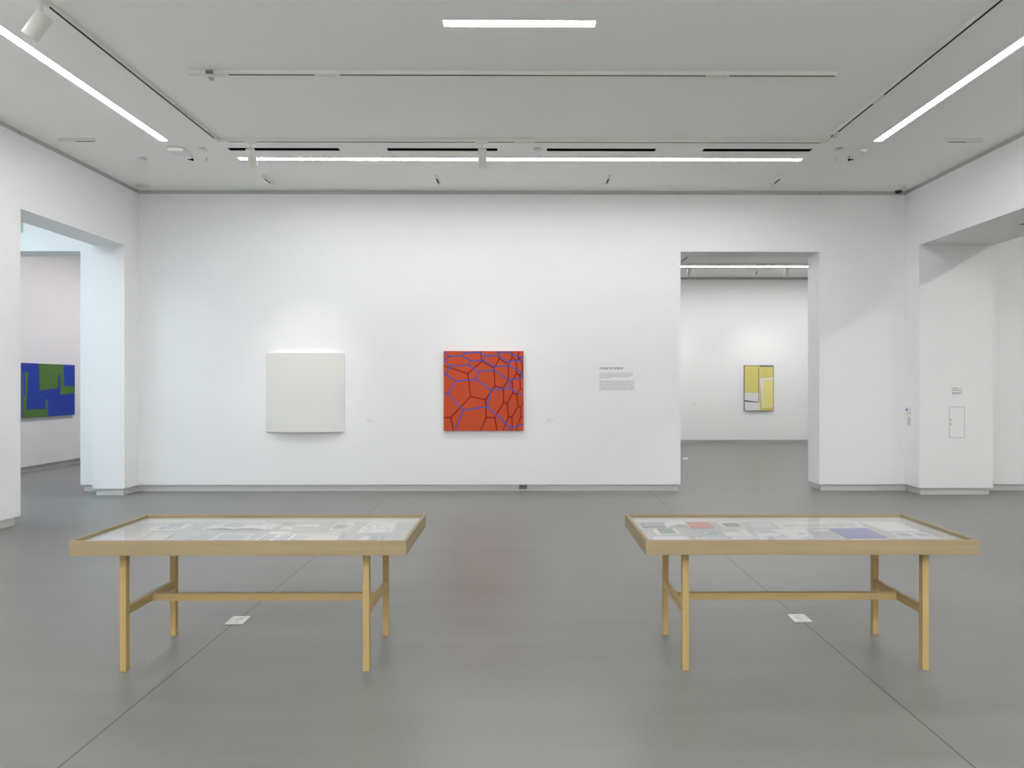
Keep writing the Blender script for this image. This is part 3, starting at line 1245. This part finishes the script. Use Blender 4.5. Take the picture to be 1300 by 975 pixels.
floor_card('white printed card on the floor under the vitrine nearest the blue painting', [(296.3, 782.3), (318.2, 782.0), (307.8, 791.9), (284.8, 792.2)], False)
floor_card('white printed card on the floor under the vitrine with the blue magazine', [(999.8, 779.8), (1020.3, 779.5), (1031.8, 788.9), (1008.6, 789.3)], True)
q = [at_z(u, v, .004) for u, v in ((868, 581), (873.5, 581), (872.5, 583), (866.5, 583))]
c = sum(q, Vector()) / 4
mb = MB()
sheet(mb, [p - Vector((c.x, c.y, 0)) for p in q], .0006, .004, M_CARD)
tag(mb.build('floor_card', loc=(c.x, c.y, 0)), 'small white card on the floor just past the tall doorway', 'floor label', 'white cards lying on the floor joints')

# ------------------------------------------------------------------ vitrine tables
TY0, TY1 = 3.715, 4.475
TZ0, TZ1 = .670, .750
RT = .019
LEG = .036
CASE_Z = .703
GLASS_Z = .7335


def vitrine(label, x0, x1):
    cx, cy = (x0 + x1) / 2, (TY0 + TY1) / 2
    hx, hy = (x1 - x0) / 2, (TY1 - TY0) / 2
    t = thing('display_table', label, 'display table', (cx, cy, 0), 'wooden vitrine tables')
    g = .0003
    for s in (-1, 1):     # mitred rails
        mb = MB()
        mb.prism([(-hx, s * hy, TZ1), (hx, s * hy, TZ1), (hx - RT, s * (hy - RT), TZ1), (-hx + RT, s * (hy - RT), TZ1)], (0, 0, TZ0 - TZ1), WOOD[0])
        mb.build('rail', t, bevel=.0012)
        mb = MB()
        mb.prism([(s * hx, -hy, TZ1), (s * hx, hy, TZ1), (s * (hx - RT), hy - RT, TZ1), (s * (hx - RT), -hy + RT, TZ1)], (0, 0, TZ0 - TZ1), WOOD[1])
        mb.build('rail', t, bevel=.0012)
    # lining: floor and four low walls of mat board
    ix, iy = hx - RT - g, hy - RT - g
    mb = MB()
    mb.box((-ix, -iy, .691), (ix, iy, CASE_Z), M_MAT)
    for s in (-1, 1):
        mb.box((s * ix, -iy, CASE_Z), (s * (ix - .004), iy, GLASS_Z - .0005), M_LINING)
        mb.box((-ix + .004, s * iy, CASE_Z), (ix - .004, s * (iy - .004), GLASS_Z - .0005), M_LINING)
    mb.build('case_lining', t)
    mb = MB()
    mb.box((-ix, -iy, GLASS_Z), (ix, iy, GLASS_Z + .005), M_GLASS)
    gl = mb.build('glass_top', t)
    gl['label'] = 'clear glass sheet'
    # base board under the lining
    mb = MB()
    mb.box((-ix, -iy, .6705), (ix, iy, .6905), WOOD[0])
    mb.build('base_board', t)
    lx, ly = hx - .222 - LEG / 2, hy - .092 - LEG / 2
    for sx in (-1, 1):
        for sy in (-1, 1):
            mb = MB()
            mb.box((sx * lx - LEG / 2, sy * ly - LEG / 2, 0.0005), (sx * lx + LEG / 2, sy * ly + LEG / 2, .670), WOOD[2])
            lg = mb.build('leg', t, bevel=.0015)
            mb = MB()
            mb.lathe([(0, 0), (.005, 0), (.005, .0008), (0, .0008)], M_PINE, 14, Matrix.Translation((sx * lx + sx * .004, sy * (ly + LEG / 2 + .0002), .325)) @ Matrix.Rotation(sy * -math.pi / 2, 4, 'X'))
            mb.build('plug', lg)
        mb = MB()
        mb.box((sx * lx - .014, -ly + LEG / 2, .309), (sx * lx + .014, ly - LEG / 2, .353), WOOD[4])
        mb.build('stretcher', t, bevel=.0012)
    mb = MB()
    mb.box((-lx + .014, -.014, .309), (lx - .014, .014, .353), WOOD[3])
    mb.build('stretcher', t, bevel=.0012)
    return t


a, b = at_y(87, 600, TY0).x, at_y(515.5, 600, TY0).x
vitrine('maple vitrine table with pale prints under glass, nearest the passage opening', a, b)
a, b = at_y(820, 600, TY0).x, at_y(1243.5, 600, TY0).x
vitrine('maple vitrine table holding the blue and red booklets, nearest the wide opening', a, b)

# ------------------------------------------------------------------ what lies in the vitrines
LOG = []


def pm(name, c, **k):
    k.setdefault('var', .02)
    return mat(name, c, .75, spec=.15, **k)


P_WHITE = pm('white_paper', (0.90, 0.90, 0.89, 1))
P_CREAM = pm('cream_paper', (0.76, 0.73, 0.62, 1))
P_GREY = pm('grey_print', (0.36, 0.37, 0.38, 1))
P_LG = pm('pale_grey_print', (0.56, 0.57, 0.58, 1))
P_DARK = pm('dark_print', (0.06, 0.06, 0.065, 1))
P_BLUEG = pm('blue_grey_print', (0.38, 0.42, 0.52, 1))
P_SLATE = pm('slate_cover', (0.20, 0.215, 0.25, 1))
P_RED = pm('red_cover', (0.72, 0.20, 0.14, 1))
P_GREEN = pm('green_cover', (0.20, 0.34, 0.22, 1))
P_TEAL = pm('pale_teal_print', (0.47, 0.58, 0.57, 1))
P_TEALD = pm('teal_drawing', (0.30, 0.42, 0.42, 1))
P_PURPLE = pm('violet_blue_cover', (0.165, 0.155, 0.50, 1))
P_YEL = pm('yellow_print', (0.74, 0.70, 0.38, 1))
CZ = CASE_Z + .0006


def paper(name, label, cat, px, z=0.0, th=.002, m=None, marks=(), group=None, part='printing'):
    m = m or P_WHITE
    zt = CZ + z + th
    q = [at_z(u, v, zt) for u, v in px]
    for p in q:
        p.y = max(TY0 + RT + .006, min(TY1 - RT - .006, p.y))
    c = sum(q, Vector()) / 4
    q = [p - Vector((c.x, c.y, zt)) for p in q]
    base = CZ + z
    if not marks:
        mb = MB()
        sheet(mb, q, 0, th, m)
        o = tag(mb.build(name, loc=(c.x, c.y, base)), label, cat, group)
        return o
    t = thing(name, label, cat, (c.x, c.y, base), group)
    mb = MB()
    sheet(mb, q, 0, th, m)
    mb.build('page', t)
    mb = MB()
    for u0, v0, u1, v1, mm in marks:
        patch(mb, q, u0, v0, u1, v1, th + .0001, mm)
    mb.build(part, t)
    return t


def open_book(name, label, px, z=0.0, h=.014, m=None, marks=()):
    """Open booklet: px are the plan corners TL TR BR BL, the fold down the middle."""
    m = m or P_WHITE
    base = CZ + z
    q = [at_z(u, v, base + .004) for u, v in px]
    for p in q:
        p.y = max(TY0 + RT + .006, min(TY1 - RT - .006, p.y))
    c = sum(q, Vector()) / 4
    q = [p - Vector((c.x, c.y, base + .004)) for p in q]
    t = thing(name, label, 'booklet', (c.x, c.y, base))
    N = 10
    for half in (0, 1):
        mb = MB()

        def pt(k, v, dz):
            s = k / N
            u = .5 * s if half == 0 else .5 + .5 * s
            d = (1 - s) if half == 0 else s        # distance from the fold
            hgt = .003 + h * math.sin(math.pi * min(1, d * 1.15 + .02)) ** .8 * (1 - .45 * d) if d * 1.15 + .02 < 1 else .003
            p = bil(q, u, v)
            return (p.x, p.y, hgt + dz)
        for k in range(N):
            mb.face([pt(k, 0, 0), pt(k + 1, 0, 0), pt(k + 1, 1, 0), pt(k, 1, 0)], m, True)
            mb.face([pt(k, 0, -.0025), pt(k + 1, 0, -.0025), pt(k + 1, 1, -.0025), pt(k, 1, -.0025)], m, True)
            for v in (0, 1):
                mb.face([pt(k, v, 0), pt(k + 1, v, 0), pt(k + 1, v, -.0025), pt(k, v, -.0025)], m)
        for k in (0, N):
            mb.face([pt(k, 0, 0), pt(k, 1, 0), pt(k, 1, -.0025), pt(k, 0, -.0025)], m)
        for hh, k0, k1, v0, v1, mm in marks:
            if hh == half:
                for k in range(k0, k1):
                    mb.face([pt(k, v0, .0005), pt(k + 1, v0, .0005), pt(k + 1, v1, .0005), pt(k, v1, .0005)], mm, True)
        mb.build('page', t)
    return t


def arched(name, label, px, h, m):
    """A booklet standing slightly arched, its fold up."""
    base = CZ
    q = [at_z(u, v, base + .003) for u, v in px]
    for p in q:
        p.y = max(TY0 + RT + .006, min(TY1 - RT - .006, p.y))
    c = sum(q, Vector()) / 4
    q = [p - Vector((c.x, c.y, base + .003)) for p in q]
    N = 16
    mb = MB()

    def pt(k, v, dz):
        s = k / N
        p = bil(q, s, v)
        return (p.x, p.y, .0022 + h * math.sin(math.pi * s) ** .9 * (1 if v else 1.0) + dz)
    for k in range(N):
        for dz in (0, -.002):
            mb.face([pt(k, 0, dz), pt(k + 1, 0, dz), pt(k + 1, 1, dz), pt(k, 1, dz)], m, True)
        for v in (0, 1):
            mb.face([pt(k, v, 0), pt(k + 1, v, 0), pt(k + 1, v, -.002), pt(k, v, -.002)], m)
    for k in (0, N):
        mb.face([pt(k, 0, 0), pt(k, 1, 0), pt(k, 1, -.002), pt(k, 0, -.002)], m)
    return tag(mb.build(name, loc=(c.x, c.y, base)), label, 'booklet')


# table nearest the passage
paper('art_print', 'pale blue collage print in the back row, first from the passage end of the vitrine', 'print', [(206, 664.8), (246.5, 664.8), (230, 672), (188.5, 672.3)], th=.004, m=P_WHITE,
      marks=((.28, .05, .75, .5, P_BLUEG), (.45, .5, .8, .9, P_LG), (.2, .55, .42, .95, P_BLUEG), (.55, .2, .66, .8, P_WHITE), (.05, .1, .22, .5, P_LG)))
open_book('open_booklet', 'open white booklet with a grey picture page, in the pale prints vitrine', [(272, 665.3), (359, 665), (344, 672.2), (253, 672.4)], h=.016,
          marks=((0, 5, 10, .04, .8, P_LG), (0, 1, 4, .3, .9, P_WHITE), (1, 2, 6, .15, .55, P_LG)))
paper('folded_card', 'small white folded card beside the open booklet', 'card', [(360, 667.8), (375, 667.8), (368, 672), (353.5, 672)], th=.003)
paper('white_card', 'wide white card at the end of the open booklet, with a grey lower half', 'card', [(377, 665.6), (408.3, 665.5), (400.5, 672), (369.5, 672)], th=.004, marks=((0.02, .5, .98, .98, P_LG),))
paper('cream_booklet', 'cream booklet in the front row at the passage end of the pale vitrine', 'booklet', [(182, 675.0), (196, 675.4), (160, 692), (134, 692)], th=.005, m=P_CREAM,
      marks=((.1, .15, .9, .18, P_LG),))
paper('cream_booklet', 'cream booklet with a painted shadow edge, beside the first one in the front row', 'booklet', [(198, 677), (223, 677.2), (196, 692.5), (163, 692.5)], th=.006, m=P_CREAM,
      marks=((.93, .0, .995, 1, P_GREY), (.1, .12, .85, .15, P_LG)))  # grey strip down the side paints the booklet's shadow line
paper('leaflet', 'small leaflet with slanting grey bars in the front row of the pale vitrine', 'leaflet', [(245, 680), (267, 679.5), (247, 691.5), (222, 692)], th=.002, m=P_LG,
      marks=((.1, .1, .3, .9, P_BLUEG), (.45, .0, .6, .6, P_BLUEG), (.75, .05, .9, .7, P_GREY)))
paper('grey_book', 'flat grey-blue book with white margins in the front row of the pale vitrine', 'book', [(281.5, 677), (323, 677.6), (302, 692.5), (252, 692.5)], th=.009, m=P_WHITE,
      marks=((.08, .08, .93, .98, P_LG),), part='cover_picture')
paper('striped_print', 'black and white striped print in the front row of the pale vitrine', 'print', [(337, 678.6), (377, 677.9), (356, 692.5), (312, 692.5)], th=.002, m=P_WHITE,
      marks=[(.10 + k * .115, .06, .155 + k * .115, .98, P_DARK) for k in (0, 1, 2)] + [(.46, .3, .56, .5, P_GREY)] + [(.62 + k * .115, .06, .675 + k * .115, .98, P_DARK) for k in (0, 1, 2)])
paper('white_strip', 'narrow white strip of paper behind the striped print', 'paper', [(345, 673.9), (370.5, 674), (366.5, 676.6), (340.5, 676.6)], th=.004)
paper('cream_sheet', 'wide cream sheet in the front row beside the striped print', 'paper', [(393, 680.3), (433, 680.5), (421, 692.5), (371, 692.5)], th=.002, m=P_CREAM)
paper('framed_photo', 'small photograph with a white border and a dark picture, back row of the pale vitrine', 'photograph', [(426, 664.6), (450.5, 664.4), (441.5, 673), (416, 673.2)], th=.003, m=P_WHITE,
      marks=((.10, .16, .62, .80, P_GREY), (.62, .16, .92, .80, P_LG)), part='picture')
paper('curled_leaflet', 'thin curled leaflet edge with its shadow line in the grey below the small photograph', 'leaflet', [(434, 676), (438.5, 676), (431.5, 692), (423, 692)], th=.007, m=P_GREY)  # grey covers the curled paper edge and its painted shadow line
paper('line_drawing', 'pale sheet with a grey line drawing at the far end of the pale vitrine', 'drawing', [(470, 662.8), (505, 662.7), (499, 675.5), (452, 676)], th=.002, m=P_WHITE,
      marks=[(random.uniform(.05, .75), v, 0, v + .035, None) for v in ()] +
      [(u, v, u + random.uniform(.06, .2), v + .05, P_LG) for u, v in [(random.uniform(.04, .78), .12 + .8 * k / 26) for k in range(26)]] + [(.95, .12, .985, .98, P_LG)])
paper('grey_print', 'grey print with a white patch at the front rail of the pale prints vitrine', 'print', [(459, 679.4), (492, 678.9), (486, 691.5), (443, 692)], th=.004, m=P_LG,
      marks=((.12, .18, .38, .62, P_WHITE), (.45, .1, .7, .6, P_BLUEG), (.8, .1, .95, .7, P_BLUEG)))

# table nearest the wide opening
paper('slate_booklet', 'slate grey booklet in the back corner of the vitrine with the red cover', 'booklet', [(813, 663.6), (841, 663.2), (844.5, 668.4), (816.3, 668.9)], th=.006, m=P_SLATE,
      marks=((.08, .15, .9, .8, P_GREY),), part='cover_picture')
arched('arched_booklet', 'white booklet standing arched between the slate booklet and the red cover', [(842, 664.2), (870.5, 664), (876.5, 668.9), (848, 669.3)], .021, P_WHITE)
paper('red_booklet', 'red covered booklet beside the arched white one', 'booklet', [(872, 662.9), (900, 663), (906, 669), (878, 669.2)], th=.008, m=P_RED,
      marks=((.05, .1, .4, .3, P_RED),), part='cover_picture')
paper('green_booklet', 'green covered booklet with white margins in front of the slate booklet', 'booklet', [(828.5, 671.2), (856.5, 670.3), (864.5, 677.2), (834, 678.4)], th=.005, m=P_WHITE,
      marks=((.18, .02, .84, .97, P_GREEN),), part='cover_picture')
paper('white_page', 'blank white page in front of the green booklet', 'paper', [(828.5, 680.8), (872, 680.5), (882, 692), (835, 692)], th=.002)
paper('scribbled_drawing', 'pale teal drawing with a round scribble in front of the red booklet', 'drawing', [(880, 671.2), (908.5, 671), (918, 680), (886.5, 680.5)], th=.002, m=P_TEAL,
      marks=((.2, .45, .55, .52, P_TEALD), (.18, .5, .26, .8, P_TEALD), (.5, .5, .58, .8, P_TEALD), (.22, .78, .55, .84, P_TEALD), (.7, .35, .9, .8, P_TEALD), (.3, .15, .6, .2, P_TEALD), (.3, .58, .48, .68, P_WHITE)))
paper('white_page', 'white page with a yellow spot in front of the teal drawing', 'paper', [(883, 682), (922, 681.5), (931, 692), (890, 692)], th=.002,
      marks=((.04, .08, .2, .5, P_YEL), (.3, .1, .95, .3, P_LG)))
paper('framed_photo', 'photograph of a dark picture with a white border beside the red booklet', 'photograph', [(909, 662.8), (936.3, 662.6), (946.3, 668.9), (918, 669.2)], th=.004, m=P_WHITE,
      marks=((.16, .22, .88, .96, P_SLATE), (.16, .22, .88, .55, P_DARK)), part='picture')
paper('printed_page', 'white page with a grey header in front of the bordered photograph', 'paper', [(916, 671.4), (944, 671), (957, 680), (922, 680.2)], th=.002,
      marks=((.02, .05, .7, .45, P_LG), (.1, .2, .3, .35, P_BLUEG)))
paper('text_page', 'grey text page behind the white leaflets, next to the lettered poster', 'paper', [(946, 664), (979, 663.8), (988, 670.2), (954, 670.4)], th=.002, m=P_LG,
      marks=[(.08, .12 + .16 * k, .9, .17 + .16 * k, P_WHITE) for k in range(5)])
paper('white_leaflet', 'white leaflet in the front row between the grey header page and the lettered poster', 'leaflet', [(928, 681.2), (984, 680.8), (993, 692), (934, 692)], th=.003,
      marks=((.4, .2, .6, .35, P_LG), (.8, .05, .95, .4, P_BLUEG)))
paper('white_leaflet', 'thin white leaflet with a grey band behind the front row leaflet', 'leaflet', [(957, 673), (984, 672.8), (992, 679.6), (962, 679.8)], th=.002,
      marks=((.05, .05, .95, .6, P_LG),))
# long poster with a line of lettering
lets = []
u = .07
rl = random.Random(21)
while u < .92:
    wl = rl.uniform(.008, .02)
    k = rl.random()
    lets.append((u, .30, u + .006, .82, P_GREY))
    if k < .75:
        lets.append((u, .30 if k < .4 else .74, u + wl, .38 if k < .4 else .82, P_GREY))
    if k > .3:
        lets.append((u + wl, .30, u + wl + .006, .82, P_GREY))
    u += wl + .014
paper('lettered_poster', 'long white poster with a line of large dark lettering along the back of the vitrine', 'poster', [(981.5, 663.2), (1089, 662.4), (1101, 669.8), (993, 670.6)], th=.003, marks=lets, part='lettering')
paper('white_folder', 'white folder lying in front of the lettered poster, with papers on it', 'folder', [(981, 672), (1022, 671.6), (1034, 681), (1003, 681.5)], th=.003,
      marks=((.55, .5, .8, .7, P_BLUEG), (.1, .55, .5, .6, P_LG), (.1, .2, .4, .23, P_LG)))
paper('white_page', 'white page under the white folder at the front rail', 'paper', [(988, 682.8), (1030, 682.3), (1042, 692), (996, 692)], th=.002, marks=((.7, .1, .95, .5, P_LG),))
paper('text_page', 'grey text page between the white folder and the blue magazine', 'paper', [(1030, 673), (1054, 672.4), (1074, 683), (1042, 684)], th=.002, m=P_LG,
      marks=((.0, .02, .95, .14, P_WHITE),) + tuple((.05, .24 + .1 * k, .92, .28 + .1 * k, P_GREY) for k in range(7)))
paper('blue_magazine', 'violet-blue covered magazine in the middle of the vitrine', 'magazine', [(1051.5, 671), (1098.5, 669.9), (1126.5, 682.2), (1077.5, 683.4)], th=.006, m=P_PURPLE,
      marks=((.05, .05, .3, .12, P_PURPLE),), part='cover_picture')
paper('white_page', 'white page in front of the blue magazine', 'paper', [(1080, 684), (1126, 683.6), (1140, 692.5), (1092, 692.5)], th=.002)
paper('white_sheet', 'large blank white sheet at the back, nearest the wide opening', 'paper', [(1092.5, 662.4), (1136.5, 662.2), (1168.5, 673.8), (1124.5, 674)], th=.003)
paper('double_postcard', 'white card with two grey-blue photographs in front of the blank sheet', 'card', [(1127.5, 676), (1172.5, 675.8), (1191, 682), (1143.5, 682.4)], th=.003,
      marks=((.13, .2, .47, .8, P_BLUEG), (.6, .2, .93, .8, P_BLUEG)), part='picture')

# ------------------------------------------------------------------ world and view
wd_ = bpy.data.worlds.new('world')
wd_.use_nodes = True
wd_.node_tree.nodes['Background'].inputs['Color'].default_value = (0.6, 0.7, 0.8, 1)
wd_.node_tree.nodes['Background'].inputs['Strength'].default_value = 0.0
SC.world = wd_
SC.view_settings.view_transform = 'Standard'
SC.view_settings.look = 'None'
SC.view_settings.gamma = 1.0
SC.view_settings.use_curve_mapping = False
SC.view_settings.exposure = 0.16
SC.cycles.use_denoising = True
SC.cycles.max_bounces = 12
SC.cycles.diffuse_bounces = 7
SC.cycles.glossy_bounces = 4
SC.cycles.transparent_max_bounces = 12
SC.cycles.sample_clamp_indirect = 8.0
SC.cycles.caustics_reflective = False
SC.cycles.caustics_refractive = False
